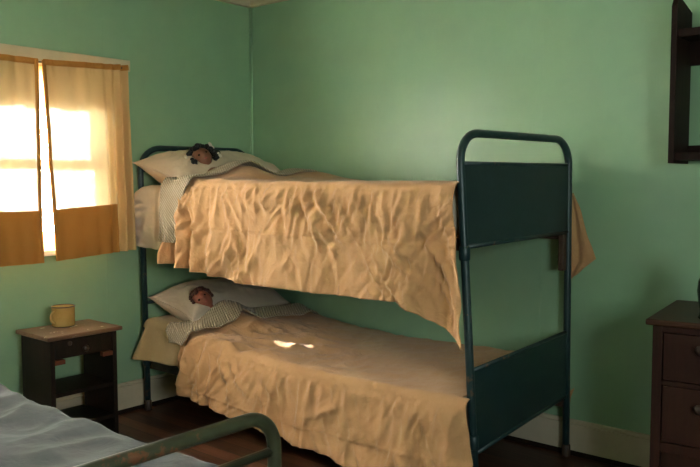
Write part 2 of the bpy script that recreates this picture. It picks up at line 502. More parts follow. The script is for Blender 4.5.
# ----------------------------------------------------------- curtains, blind
def curtain(name, top, bot, ztop, zbot, right, label):
    """top/bot: (y0,y1); folds gather near the outer edge"""
    nu, nv = 110, 90
    sd = 3.1 if right else 11.7
    def P(u, v, lift=0.0):
        a = u if right else 1 - u            # 0 at the split, 1 at the outer edge
        y = lerp(lerp(top[0], top[1], u), lerp(bot[0], bot[1], u), v)
        zt = ztop(y); zb = zbot(y)
        z = lerp(zt, zb, v)
        g = sst(.62, .95, a)
        x = .052 + .016 * v
        x += g * .028 * math.sin(2 * PI * (a * 9.2 + .15 * v)) * (.65 + .35 * v)
        x += .006 * nz(u * 5 + sd, v * 1.3, .3) + .004 * math.sin(2 * PI * u * 5 + 2 * nz(u * 3, v * 2, sd))
        x += .010 * gauss(v - .02, .05) * ridge(u * 16 + sd, .4, .1) * .4
        x += .003 * ridge(u * 6, v * 7, sd)
        y += .004 * nz(u * 8, v * 6, sd + 4) * (1 if 0 < u < 1 else .3)
        return Vector((x + lift, y, z))
    rows = [[P(j / nu, i / nv) for j in range(nu + 1)] for i in range(nv + 1)]
    o = sheet_grid(name, rows, M['curtain'], None, 0)
    # deep bottom hem: a second layer of cloth, only as wide as the flat part
    u0, u1 = (0, .80) if right else (.12, 1)
    h = []
    for i in range(25):
        v = lerp(.74, 1.0, i / 24)
        h.append([P(lerp(u0, u1, j / 90), v, .004) for j in range(91)])
    sheet_grid('bottom_hem', h, M['hem'], o, 0)
    # narrow rolled side hem along the split
    s = []
    for i in range(91):
        v = i / 90
        c = P(0 if right else 1, v)
        ring = []
        for k in range(9):
            a = 2 * PI * k / 8
            ring.append(c + Vector((math.cos(a) * .007, math.sin(a) * .011 + (.007 if right else -.007), 0)))
        s.append(ring)
    sheet_grid('side_hem', s, M['hem'], o, 0)
    hd = [[P(j / 90, v, .003 + .004 * k) + Vector((0, 0, .006 * (1 - k))) for j in range(91)] for k, v in ((0, 0.0), (1, .008), (1, .02), (0, .03))]
    sheet_grid('heading', hd, M['hem'], o, 0)
    return tag(o, label, 'curtain', 'curtains at the window')
zt = lambda y: interp([(-1.95, 1.861), (-1.43, 1.861), (-.945, 1.884)], y)
zb = lambda y: interp([(-1.95, .872), (-1.44, .872), (-.935, .902)], y)
curtain('curtain', (-1.422, -.948), (-1.382, -.935), zt, zb, True, 'thin tan curtain nearer the bunk bed, gathered in folds at its right edge')
curtain('curtain', (-1.86, -1.446), (-1.86, -1.452), zt, zb, False, 'thin tan curtain covering the window half away from the bunk bed')
rod = tube('curtain_rod', [(.040, -1.88, 1.854), (.040, -1.43, 1.854), (.040, -.93, 1.876)], .0045, M['iron_dark'])
tag(rod, 'thin rod under the window head that carries both tan curtains', 'curtain rod')
rows = []
for i in range(26):
    v = i / 25
    rows.append([Vector((-.008 + .002 * math.sin(j * .35), lerp(-1.765, -1.05, j / 40), lerp(1.83, 1.635 + .006 * math.sin(j * .55) + .008 * nz(j * .2, 1, 2), v))) for j in range(41)])
bl = empty('roller_blind', (0, 0, 0))
sheet_grid('blind_cloth', rows, M['blind'], bl, 0)
tube('roller', [(-.008, -1.765, 1.838), (-.008, -1.05, 1.838)], .011, M['blind'], bl)
tag(bl, 'cream roller blind drawn partway down behind the tan curtains', 'blind')

# -------------------------------------------------------------- the bunk bed
YN, YF = -.86, -.047
def foot_x(y, z):
    t = (y - YN) / (YF - YN)
    return lerp(2.176 - .063 * z, 2.163 - .008 * z, t)
def head_x(y, z):
    t = (y - YN) / (-.075 - YN)
    return lerp(.066 - .022 * z, .085 - .012 * z, t)
bunk = empty('bunk_bed', (1.1, -.45, 0))
def bk(o):
    o.location = (-1.1, .45, 0); o.parent = bunk; return o
R = .0165
ft = fillet([(foot_x(YN, 0), YN, 0)] + [(foot_x(YN, .75), YN, .75)] + [(foot_x(YN, 1.455), YN, 1.455), (foot_x(YF, 1.455), YF, 1.455)] + [(foot_x(YF, .75), YF, .75), (foot_x(YF, 0), YF, 0)], .115, 9)
bk(tube('foot_frame', ft, R, M['bunk'], None, 14))
hd = fillet([(head_x(YN, 0), YN, 0), (head_x(YN, 1.455), YN, 1.455), (head_x(-.075, 1.455), -.075, 1.455), (head_x(-.075, 0), -.075, 0)], .13, 9)
bk(tube('head_frame', hd, R, M['bunk'], None, 14))
def foot_panel(z0n, z1n, z0f, z1f):
    bm = bmesh.new()
    ny, nzz = 12, 6
    for side in (0,):
        grid = []
        for i in range(ny + 1):
            y = lerp(YN + .012, YF - .012, i / ny)
            col = []
            for k in range(nzz + 1):
                z = lerp(lerp(z0n, z0f, i / ny), lerp(z1n, z1f, i / ny), k / nzz)
                col.append((bm.verts.new((foot_x(y, z) + .006, y, z)), bm.verts.new((foot_x(y, z) - .006, y, z))))
            grid.append(col)
        for i in range(ny):
            for k in range(nzz):
                a, b, c, d = grid[i][k], grid[i + 1][k], grid[i + 1][k + 1], grid[i][k + 1]
                bm.faces.new((a[0], b[0], c[0], d[0])); bm.faces.new((a[1], d[1], c[1], b[1]))
        for i in range(ny):
            for k in (0, nzz):
                bm.faces.new((grid[i][k][0], grid[i][k][1], grid[i + 1][k][1], grid[i + 1][k][0]))
        for k in range(nzz):
            for i in (0, ny):
                bm.faces.new((grid[i][k][0], grid[i][k + 1][0], grid[i][k + 1][1], grid[i][k][1]))
    return bm
for zz in ((1.022, 1.338, 1.040, 1.340), (.232, .548, .285, .580)):
    p = bk(bm_obj('foot_panel', foot_panel(*zz), M['panel']))
    for (za, zc, r) in ((zz[0], zz[2], .010), (zz[1], zz[3], .0085)):
        tube('panel_edge_bar', [(foot_x(YN, za), YN, za), (foot_x(YF, zc), YF, zc)], r, M['bunk'], p)
for z in (1.03, .30):
    for zz in (z, z + .30):
        bk(tube('head_rail', [(head_x(YN, zz), YN, zz), (head_x(-.075, zz), -.075, zz)], .009, M['bunk']))
for z in (1.035, .262):
    for y in (-.845, -.065):
        bk(box('side_rail', head_x(y, z) + .01, foot_x(y, z) - .008, y - .004, y + .004, z - .03, z + .012, M['iron_dark']))
    bm = bmesh.new()
    for k in range(14):
        x = lerp(.2, 2.02, k / 13); add_box(bm, x - .015, x + .015, -.84, -.07, z - .012, z - .006)
    for k in range(6):
        y = lerp(-.78, -.13, k / 5); add_box(bm, .08, 2.10, y - .012, y + .012, z - .006, z - .002)
    bk(bm_obj('spring_base', bm, M['iron_dark']))
for y in (YF - .034,):
    bk(box('corner_bracket', foot_x(y, .93) - .022, foot_x(y, .93) + .004, y - .018, y + .016, .865, 1.03, M['iron_dark'], None, .003))
for z in (1.0, .28):
    for y in (YN, -.075):
        bk(lathe('post_collar', [(.019, z - .035), (.023, z - .03), (.023, z + .02), (.019, z + .025)], (head_x(y, z), y, 0), M['bunk'], None, 14))
    bk(lathe('post_collar', [(.018, z - .03), (.0215, z - .025), (.0215, z + .02), (.018, z + .025)], (foot_x(YN, z), YN, 0), M['bunk'], None, 14))
for y, fx in ((YN, foot_x), (YF, foot_x), (YN, head_x), (-.075, head_x)):
    bk(lathe('post_foot', [(.020, 0), (.021, .004), (.020, .05), (.017, .056)], (fx(y, 0.02), y, 0), M['iron_dark'], None, 14))
tag(bunk, 'two tier metal bunk bed with dark teal tube frame and solid foot panels', 'bunk bed')

# ------------------------------------------------------------------ mattresses
def mattress(x0, x1, y0, y1, z0, z1, sag):
    bm = bmesh.new()
    add_box(bm, x0, x1, y0, y1, z0, z1, .05, 4)
    bmesh.ops.subdivide_edges(bm, edges=[e for e in bm.edges if e.calc_length() > .5], cuts=14, use_grid_fill=True)
    for v in bm.verts:
        v.co.z += sag(v.co.x) * (v.co.z - z0) / (z1 - z0)
    return bm
LOWZ = [(.0, .52), (.2, .512), (.4, .488), (.57, .462), (.9, .435), (1.27, .415), (2.03, .432), (2.2, .434)]
mu = bm_obj('mattress', mattress(.085, 2.085, -.865, -.075, 1.05, 1.235, lambda x: 0), M['ticking'], None, True)
ml = bm_obj('mattress', mattress(.085, 2.085, -.865, -.075, .276, .42, lambda x: interp(LOWZ, x) - .44), M['ticking'], None, True)
tag(mu, 'cream sheeted mattress on the upper tier of the bunk bed', 'mattress', 'bunk mattresses')
tag(ml, 'buff sheeted mattress on the lower tier of the bunk bed', 'mattress', 'bunk mattresses')

def drape(name, nx, xl, xr, ztop, zhem, yfront, yback, zback, disp_top, disp_front, mat, parent=None, thick=.003, nt=60, nf=54, flare=.012, rad=.03):
    """cloth lying over a mattress: back drop, top, rounded edge, front drop.
    xl/xr(q): the end positions, q=-1..0 on the top (back to front), 0..1 down the front"""
    rows = []
    def row(q, fn):
        a, b = xl(q), xr(q)
        rows.append([fn(lerp(a, b, j / nx)) for j in range(nx + 1)])
    # back drop
    for i in range(6):
        t = i / 6
        row(-1, lambda x: Vector((x, yback + .012 * (1 - t) * 0 , lerp(zback, ztop(x, yback) - .02, t))))
    for i in range(nt + 1):
        t = i / nt
        y = lerp(yback, yfront + rad, t)
        rb = gauss(t, .03) * .02
        def f(x):
            z = ztop(x, y) - rb
            return Vector((x, y, z)) + disp_top(x, y)
        row(-1 + t, f)
    for i in range(1, 7):
        a = i / 7 * PI / 2
        def f(x):
            e = disp_top(x, yfront + rad); g = disp_front(x, 0.0, 0.0)
            y = yfront + rad - math.sin(a) * rad
            z = ztop(x, yfront) - (1 - math.cos(a)) * rad
            k = a / (PI / 2)
            return Vector((x, y, z)) + e * (1 - k) + g * k
        row(0, f)
    for i in range(nf + 1):
        d = i / nf
        def f(x):
            z0 = ztop(x, yfront) - rad; z1 = zhem(x)
            s = d * (z0 - z1)
            return Vector((x, yfront - flare * d, lerp(z0, z1, d))) + disp_front(x, s, d)
        row(d, f)
    return sheet_grid(name, rows, mat, parent, thick)

# sheets over each mattress (part of the mattress)
def sh_top(x, y): return Vector((0, 0, .004 * ridge(x * 7, y * 7, 2.0) * .5))
def sh_front(x, s, d):
    e = .020 * gauss(x - .04, .10) * ridge(x * 14, s * 26, 1.2)
    return Vector((0, -(.010 * math.sin(PI * min(1, d * 1.0)) + (.009 * ridge(x * 9, s * 7, 5.0) + .004 * ridge(x * 22, s * 16, 3.0)) + e), 0))
def su_z(x, y): return interp([(.03, 1.215), (.07, 1.240), (.13, 1.246), (.6, 1.246)], x)
su = drape('fitted_sheet', 70, lambda q: .045, lambda q: .75, su_z, lambda x: interp([(.0, .93), (.1, .915), (.35, .900), (.8, .90)], x) + .004 * nz(x * 20, 1, 1), -.892, -.06, 1.02, sh_top, sh_front, M['sheet'], mu, .003, 40, 40, -.004, .035)
# the sheet closes round the head end
rows = []
for i in range(24):
    v = i / 23
    rows.append([Vector((.045 - .012 * math.sin(PI * v) + .006 * ridge(j * .25, v * 5, 1), lerp(-.896, -.06, j / 40), lerp(su_z(.03, 0) - .002, .93, v))) for j in range(41)])
sheet_grid('fitted_sheet', rows, M['sheet'], mu, .003)
def sl_z(x, y): return interp([(.03, .48), (.09, .515), (.2, .522), (.4, .497), (.57, .47), (.9, .44), (1.2, .424)], x)
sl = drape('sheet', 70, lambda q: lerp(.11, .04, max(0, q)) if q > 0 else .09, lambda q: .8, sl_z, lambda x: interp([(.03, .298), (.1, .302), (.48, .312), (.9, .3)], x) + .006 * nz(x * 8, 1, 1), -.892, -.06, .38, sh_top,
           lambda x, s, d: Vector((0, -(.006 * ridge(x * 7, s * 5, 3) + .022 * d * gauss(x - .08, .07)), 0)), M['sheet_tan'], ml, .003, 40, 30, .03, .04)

# ---------------------------------------------------------------------- pillows
def pillow(name, L, Wd, T, mat, sd, bend=0.0):
    nu, nv = 64, 44
    def S(a, b, sgn):
        # a along length, b along width, -1..1 ; concave sides with pointed ears
        ca = 1 - .085 * (1 - abs(b) ** 2.2) * abs(a) ** 3
        cb = 1 - .10 * (1 - abs(a) ** 2.2) * abs(b) ** 3
        x = a * L / 2 * ca; y = b * Wd / 2 * cb
        h = max(0, (1 - abs(a) ** 3.6)) ** .60 * max(0, (1 - abs(b) ** 2.6)) ** .60
        edge = 1 - max(abs(a), abs(b))
        w = .10 * ridge(a * 2.4 + sd, b * 2.4, sgn * 2 + sd) * min(1, edge * 5)
        w += .05 * ridge(a * 6 + sd, b * 5, sgn) * min(1, edge * 4)
        z = sgn * T / 2 * h * (1 + w)
        return Vector((x, y, z + bend * (a * a) * -1))
    bm = bmesh.new()
    top = [[bm.verts.new(S(2 * j / nu - 1, 2 * i / nv - 1, 1)) for j in range(nu + 1)] for i in range(nv + 1)]
    bot = [[top[i][j] if (i in (0, nv) or j in (0, nu)) else bm.verts.new(S(2 * j / nu - 1, 2 * i / nv - 1, -1)) for j in range(nu + 1)] for i in range(nv + 1)]
    for i in range(nv):
        for j in range(nu):
            bm.faces.new((top[i][j], top[i][j + 1], top[i + 1][j + 1], top[i + 1][j]))
            bm.faces.new((bot[i][j], bot[i + 1][j], bot[i + 1][j + 1], bot[i][j + 1]))
    o = bm_obj(name, bm, mat, None, True)
    # seam piping as its own part
    path = [S(2 * j / nu - 1, -1, 1) for j in range(nu)] + [S(1, 2 * i / nv - 1, 1) for i in range(nv)] + [S(1 - 2 * j / nu, 1, 1) for j in range(nu)] + [S(-1, 1 - 2 * i / nv, 1) for i in range(nv + 1)]
    tube('seam_piping', path, .0035, mat, o, 6)
    return o
def place(o, c, u, w):
    """local x -> u, local y -> w (re-orthogonalised)"""
    u = Vector(u).normalized(); w = Vector(w); w = (w - u * w.dot(u)).normalized(); n = u.cross(w)
    o.matrix_world = Matrix.Translation(c) @ Matrix((u, w, n)).transposed().to_4x4()
pu = pillow('pillow', .86, .43, .215, M['pillow'], 1.7, .0)
place(pu, (.235, -.475, 1.318), (0.0, 1, .0), (-.96, .0, .26))
tag(pu, 'cream pillow on the upper bunk under the black haired doll', 'pillow', 'bunk pillows')
pl = pillow('pillow', .74, .40, .215, M['pillow'], 5.3, .0)
place(pl, (.255, -.475, .585), (0.0, 1, .0), (-.97, .0, .22))
tag(pl, 'cream pillow on the lower bunk under the red faced doll', 'pillow', 'bunk pillows')

# ------------------------------------------------------------------------ dolls
def doll(name, c, axis, face, s, skin, hair_m, curls, sd):
    """one body (head, neck, torso) lofted along the crown-to-feet axis; hair, eyes, mouth, bow are parts"""
    a = Vector(axis).normalized(); f = Vector(face); f = (f - a * f.dot(a)).normalized(); r = a.cross(f)
    root = empty(name, c)
    Rm = Matrix((r, f, a)).transposed().to_4x4()
    prof = [(-.052, .004), (-.050, .016), (-.044, .027), (-.034, .037), (-.020, .0435), (-.005, .0455), (.008, .0445), (.020, .041), (.030, .036), (.040, .029), (.047, .021), (.052, .016), (.060, .0145), (.070, .016), (.078, .030), (.090, .040), (.13, .043), (.18, .040), (.23, .045), (.26, .030), (.27, .005)]
    res = 40; bm = bmesh.new(); rings = []
    for h, rad in prof:
        ring = []
        for k in range(res):
            t = 2 * PI * k / res
            dx, dy = math.sin(t), math.cos(t)          # dy = towards the face
            rr = rad
            if h < .055:
                fr = max(0, dy)
                rr += .014 * gauss(h - .012, .010) * gauss(t if t < PI else t - 2 * PI, .20) * 1.0          # nose
                for ex in (-.42, .42):
                    tt = (t if t < PI else t - 2 * PI) - ex
                    rr -= .0035 * gauss(h + .001, .009) * gauss(tt, .20)                                    # eye sockets
                    rr += .0045 * gauss(h - .022, .012) * gauss(tt - math.copysign(.25, ex), .3)            # cheeks
                rr += .006 * gauss(h - .043, .007) * gauss(t if t < PI else t - 2 * PI, .35)                # chin
                rr += .0035 * gauss(h - .029, .004) * gauss(t if t < PI else t - 2 * PI, .25)               # lips
                for ex in (-1.57, 1.57):
                    rr += .009 * gauss(h - .006, .010) * gauss((t if t < PI else t - 2 * PI) - ex, .14)     # ears
            wx = 1.0 if h < .055 else (1.25 if h > .07 else 1.0)
            ring.append(bm.verts.new((dx * rr * wx * s, dy * rr * s * (1.04 if h < .055 else .75), h * s)))
        rings.append(ring)
    for i in range(len(rings) - 1):
        for k in range(res):
            bm.faces.new((rings[i][k], rings[i][(k + 1) % res], rings[i + 1][(k + 1) % res], rings[i + 1][k]))
    bm.faces.new(rings[0]); bm.faces.new(rings[-1][::-1])
    body = bm_obj('body', bm, skin, root, True)
    body.matrix_local = Rm
    m = body.modifiers.new('smooth', 'SUBSURF'); m.levels = 1; m.render_levels = 1
    for ex in (-1, 1):
        bm = bmesh.new()
        bmesh.ops.create_icosphere(bm, subdivisions=2, radius=.0062 * s)
        for v in bm.verts: v.co = Vector((v.co.x * 1.15 + ex * .0172 * s, v.co.y * .5 + .0405 * s, v.co.z * .8 - .001 * s))
        bm_obj('eye', bm, M['eye'], root, True).matrix_local = Rm
    bm = bmesh.new(); bmesh.ops.create_icosphere(bm, subdivisions=2, radius=.008 * s)
    for v in bm.verts: v.co = Vector((v.co.x * 1.1, v.co.y * .35 + .0435 * s, v.co.z * .32 + .029 * s))
    bm_obj('mouth', bm, M['lip'], root, True).matrix_local = Rm
    rnd = random.Random(sd); bm = bmesh.new()
    def blob(p, rad):
        q = bmesh.ops.create_icosphere(bm, subdivisions=2, radius=rad, matrix=Matrix.Translation(p))
        for v in q['verts']:
            d = v.co - p
            v.co = p + d * (1 + .25 * nz(*(v.co * 90 / s + Vector((sd, 0, 0)))))
    for k in range(170 if curls else 110):
        t = rnd.uniform(.95 if curls else 1.15, 2 * PI - (.95 if curls else 1.15)); h = rnd.uniform(-.050, .040 if curls else .012)
        if h < -.030: t = rnd.uniform(0, 2 * PI)
        rad = interp(prof, h)
        off = rnd.uniform(.002, .016 if curls else .004)
        if curls and h > 0: off += rnd.uniform(.0, .020)
        rr = rad + off
        blob(Vector((math.sin(t) * rr * s, math.cos(t) * rr * s, (h - (.007 if h < -.03 else 0)) * s)), rnd.uniform(.009, .014) * s)
    bm_obj('hair', bm, hair_m, root, True).matrix_local = Rm
    if curls:
        for (px, pz, sc) in ((-.066, -.030, 1.1), (-.074, .026, .9), (.070, -.020, .9)):
            bm = bmesh.new()
            for e in (-1, 1):
                bmesh.ops.create_icosphere(bm, subdivisions=2, radius=.010 * s * sc, matrix=Matrix.Translation((px * s, .022 * s, (pz + e * .010) * s)) @ Matrix.Diagonal((.8, .5, 1.2, 1)))
            bm_obj('hair_bow', bm, M['ribbon'], root, True).matrix_local = Rm
    return root
d1 = doll('doll', (.345, -.68, 1.393), (.55, .10, -.62), (.70, -.46, .50), 1.15, M['skin'], M['hair'], True, 3)
tag(d1, 'brown faced doll with curly black hair tucked in on the upper bunk', 'doll', 'dolls in the bunk bed')
d2 = doll('doll', (.375, -.715, .628), (.62, .25, -.50), (.50, -.60, .55), 1.12, M['skin_red'], M['hair_red'], False, 8)
tag(d2, 'small red brown faced doll tucked in on the lower bunk', 'doll', 'dolls in the bunk bed')

# --------------------------------------------------------- blankets (knitted)
def hump_u(x, y):
    b = .075 * gauss(y + .60, .13) * sst(.33, .45, x) * (1 - sst(.62, .86, x))
    fold = .038 * gauss(y + .20, .11) * sst(.35, .5, x) * (1 - sst(.7, 1.0, x))
    return b + fold
def bl_top(x, y): return Vector((0, 0, .006 * ridge(x * 5, y * 6, 7.0) + .012 * gauss(x - .36, .04)))
def bl_front(x, s, d): return Vector((.012 * nz(s * 8, 2, x), -(.007 * ridge(x * 8 + s * 3, s * 4, 2.0) + .012 * math.sin(2 * PI * (x - .3) / .10) * d), 0))
bu = drape('knitted_blanket', 46, lambda q: lerp(.42, .375, q + 1) if q <= 0 else lerp(.375, .345, q), lambda q: (lerp(.70, .60, q + 1) + .03 * nz(q * 8, 3, 3)) if q <= 0 else lerp(.585, .475, q ** .8),
           lambda x, y: 1.292 + hump_u(x, y) * 1.02 - .02 * sst(.55, .45, x), lambda x: .962 + .006 * nz(x * 20, 3, 1), -.962, -.08, 1.20, bl_top, bl_front, M['waffle'], None, .008, 60, 44, .010, .035)
tag(bu, 'grey cream knitted blanket hanging over the front of the upper bunk', 'blanket', 'knitted bunk blankets')
def hump_l(x, y):
    return .062 * gauss(y + .60, .12) * sst(.33, .44, x) * (1 - sst(.55, .82, x)) + .02 * gauss(y + .2, .2) * gauss(x - .5, .18)
def low_z(x, y):
    z = interp(LOWZ, x) + .012 + hump_l(x, y) * .95
    return z + .015 * sst(-.8, -.4, y)
def bl_topl(x, y): return Vector((.015 * nz(y * 9, x, 1), 0, .007 * ridge(x * 6, y * 7, 4.0) + .014 * gauss(x - (.33 - .1 * (y + .86)), .05)))
blw = drape('knitted_blanket', 46, lambda q: lerp(.56, .375, q + 1) if q <= 0 else lerp(.385, .40, q), lambda q: (lerp(.66, .55, q + 1) + .035 * nz(q * 9, 5, 3)) if q <= 0 else lerp(.555, .52, q),
            lambda x, y: max(sl_z(x, y), low_z(x, y)) + .018 + .004 * math.sin(y * 30) + .02 * gauss(x - .50, .10) + .032 * gauss(x - .45, .07) * gauss(y + .67, .09), lambda x: .445 + .012 * nz(x * 14, 2, 2), -.948, -.07, .40, bl_topl,
            lambda x, s, d: Vector((.02 * nz(s * 14, x * 9, 5), -(.014 * ridge(x * 10, s * 7, 2.0)), 0)), M['waffle'], None, .007, 60, 12, .006, .03)
tag(blw, 'grey cream knitted blanket turned down across the lower bunk', 'blanket', 'knitted bunk blankets')

# ----------------------------------------------------------------- bedspreads
def crease_front(x, s, sd, amp=1.0):
    w1 = nz(x * 3.1, s * 3.3, sd); w2 = nz(x * 2.7 + 9, s * 3.1, sd + 3)
    X = x + .07 * w1; S = s + .08 * w2
    a = .45 + 1.0 * sst(-.25, .4, nz(x * 2.3, s * 4.0, sd + 11))
    c = .018 * ridge(X * 5 + S * 2.5, S * 2.2 - X * .8, sd)
    c += a * .0165 * ridge(X * 13 - S * 7, S * 2.6 + X * 1.5, sd + 5)
    c += a * .0075 * ridge(X * 24 + S * 11, S * 7 - X * 3, sd + 8)
    c += .004 * gauss(s - .215, .006)
    return c * amp
def gather(x, s, sd):
    """soft pleats that start at the mattress edge and die out downwards"""
    X = x + .04 * nz(x * 4, s * 2, sd) + .05 * s * nz(x * 2, 1, sd)
    return .015 * ridge(X * 15, s * 1.6, sd + 2) * (.25 + .75 * math.exp(-s / .13))
def up_front(x, s, d):
    o = crease_front(x, s, 1.0, .55 + .45 * sst(0, .08, s)) + gather(x, s, 1.0) * sst(0, .03, s)
    lf = 1 - sst(.55, .95, x)
    o += lf * d * .036 * math.sin(2 * PI * (x - .385 + .02 * d) / .125)
    o += .020 * d
    # big soft fold at the foot corner
    rf = sst(1.72, 2.1, x)
    o += rf * d * (.045 * math.sin(2 * PI * (x - 1.80) / .30 - 1.0 * d))
    return Vector((.010 * nz(s * 9, x * 4, 2) * d, -o, .004 * nz(x * 9, 3, 1) * d))
def up_top(x, y):
    k = 1 - sst(.7, 1.1, x)
    return Vector((0, 0, .0045 * ridge(x * 4 + y, y * 5, 3.0) + .010 * k * ridge(x * 4, y * 4.5, 9.0)))
UHEM = [(.25, .862), (.31, .860), (.6, .835), (.97, .795), (1.5, .795), (1.88, .802), (1.98, .765), (2.13, .680), (2.2, .66)]
def up_xl(q):
    if q <= 0: return lerp(.66, .525, q + 1) + .03 * nz(q * 6, 1, 4)
    return lerp(.545, .365, q ** .8)
sp = drape('bedspread', 360, up_xl, lambda q: 2.088 if q < -.005 else lerp(2.118, 2.190, max(0, q)), lambda x, y: interp([(.3, 1.285), (.7, 1.272), (1.1, 1.266), (2.1, 1.264)], x) + hump_u(x, y) * 1.02,
           lambda x: interp(UHEM, x), -.925, -.045, 1.06, up_top, up_front, M['spread'], None, .003, 60, 90, .0, .018)
# the far corner slips out past the foot post, between post and wall
rows = []
for i in range(40):
    v = i / 39
    z = lerp(1.215, .855, v)
    a = 2.125; b = interp([(0, 2.166), (.25, 2.205), (.55, 2.235), (.82, 2.275), (1, 2.20)], v)
    lo = lerp(0, -.0, v)
    rows.append([Vector((lerp(a, b, j / 24), -.018 + .005 * math.sin(j * .5 + v * 3) + .004 * ridge(j * .14, v * 3, 2), z + .045 * (1 - j / 24) * 0 - .06 * sst(.7, 1, v) * (1 - abs(2 * j / 24 - .9)) * .6)) for j in range(25)])
sheet_grid('trailing_corner', rows, M['spread'], sp, .003)
tag(sp, 'creased tan cotton bedspread hanging from the upper bunk', 'bedspread', 'tan bunk bedspreads')

def low_front(x, s, d):
    o = crease_front(x, s, 21.0, .5 + .5 * sst(0, .08, s)) * .9 + gather(x, s, 24.0) * sst(0, .03, s) * .9
    lf = 1 - sst(.5, .85, x)
    o += lf * .026 * math.sin(2 * PI * (x - .40 + .05 * d) / .13) * (1 - .4 * d)
    o += .035 * d
    rf = sst(1.8, 2.1, x)
    o += rf * d * .030 * math.sin(2 * PI * (x - 1.84) / .22)
    return Vector((.012 * nz(s * 9, x * 4, 7) * d, -o, .005 * nz(x * 7, 3, 5) * d))
def low_top(x, y):
    k = gauss(x - .85, .40) * sst(-.15, -.5, y)
    w = nz(x * 2.2, y * 2.2, 3)
    c = .012 * ridge(x * 3.0 + y * 2.4 + .4 * w, y * 5 - x * 2.6 + .4 * w, 6.0) + .007 * ridge(x * 6 + y * 5, y * 9 - x * 4, 2.0)
    return Vector((0, 0, c * (.35 + 1.5 * k) + .004 * ridge(x * 12, y * 12, 8)))
LHEM = [(.40, .215), (.5, .195), (.89, .150), (1.47, .098), (1.9, .055), (2.2, .035)]
sp2 = drape('bedspread', 360, lambda q: (lerp(.50, .435, q + 1) + .01 * nz(q * 7, 2, 8)) if q <= 0 else lerp(.44, .505, q) + .02 * math.sin(q * 9) * (1 - q), lambda q: 2.125 if q < -.005 else lerp(2.165, 2.235, max(0, q)),
            low_z, lambda x: interp(LHEM, x), -.920, -.045, .30, low_top, low_front, M['spread_low'], None, .003, 100, 80, .0, .022)
rows = [[Vector((lerp(2.14, 2.188, j / 8) - .02 * i / 12 * (j / 8), -.024 + .004 * math.sin(j + i * .4), lerp(.318, .250, i / 12) - .02 * (1 - abs(j / 4 - 1)))) for j in range(9)] for i in range(13)]
sheet_grid('trailing_corner', rows, M['spread_low'], sp2, .003)
tag(sp2, 'creased tan cotton bedspread hanging nearly to the floor from the lower bunk', 'bedspread', 'tan bunk bedspreads')

# ------------------------------------------------------------------ nightstand
ns = empty('nightstand', (.2, -1.42, 0))
def nk(o, par=None):
    if par is None:
        o.parent = ns; o.location = (-.2, 1.42, 0)
    else: o.parent = par
    return o
X0, X1, Y0, Y1 = .098, .370, -1.592, -1.246
bm = bmesh.new(); add_box(bm, .085, .392, Y0 - .022, Y1 + .022, .545, .565, .006, 3)
nk(bm_obj('table_top', bm, M['ntop']))
for ya, yb in ((Y0, Y0 + .022), (Y1 - .022, Y1)):
    nk(box('side_panel', X0, X1, ya, yb, 0, .545, M['nwood'], None, .002))
nk(box('apron_back', X0, X0 + .015, Y0 + .022, Y1 - .022, .45, .545, M['nwood']))
dr = nk(box('drawer', X0 + .02, X1 - .004, Y0 + .024, Y1 - .024, .452, .540, M['nwood'], None, .003))
lathe('knob', [(.006, 0), (.006, .010), (.013, .014), (.016, .020), (.013, .027), (.004, .030)], (X1 - .004, -1.421, .486), M['knob'], dr, 18, 'x')
lathe('keyhole_plate', [(.011, 0), (.011, .002), (.009, .003)], (X1 - .004, -1.493, .518), M['knob'], dr, 18, 'x')
for zs in (.272, .112):
    nk(box('shelf', X0, X1 - .006, Y0 + .022, Y1 - .022, zs, zs + .018, M['nwood'], None, .002))
for ya, yb in ((Y0 + .022, Y0 + .075), (Y1 - .075, Y1 - .022)):
    nk(box('corner_block', X1 - .03, X1 - .002, ya, yb, .425, .447, M['redwood'], None, .002))
tag(ns, 'small dark wooden nightstand with drawer and two open shelves below the window', 'nightstand')

# mug
def mug():
    c = Vector((.170, -1.412, .565)); r = .054; h = .098
    root = empty('mug', c)
    b = lathe('body', [(.001, 0), (r - .006, 0), (r - .001, .004), (r, .010), (r, h - .004), (r + .001, h), (r - .003, h), (r - .004, h - .006), (r - .005, .010), (r - .010, .006), (.001, .006)], (0, 0, 0), M['enamel'], root, 40)
    rim = bmesh.new()
    add_tube(rim, [(math.cos(2 * PI * k / 40) * r, math.sin(2 * PI * k / 40) * r, h) for k in range(41)], .0028, 8, False)
    bm_obj('rim', rim, M['enamel_rim'], root)
    base = bmesh.new()
    add_tube(base, [(math.cos(2 * PI * k / 40) * (r - .003), math.sin(2 * PI * k / 40) * (r - .003), .003) for k in range(41)], .003, 8, False)
    bm_obj('base_rim', base, M['enamel_rim'], root)
    d = Vector((.30, -.95, 0)).normalized()
    pts = []
    for k in range(15):
        a = lerp(-1.35, 1.35, k / 14)
        pts.append(d * (r - .006 + .034 * math.cos(a)) + Vector((0, 0, .052 + .030 * math.sin(a) / math.sin(1.35))))
    tube('handle', pts, .0058, M['enamel'], root, 10)
    return root
tag(mug(), 'ochre enamel mug with a dark rim on the nightstand', 'mug')

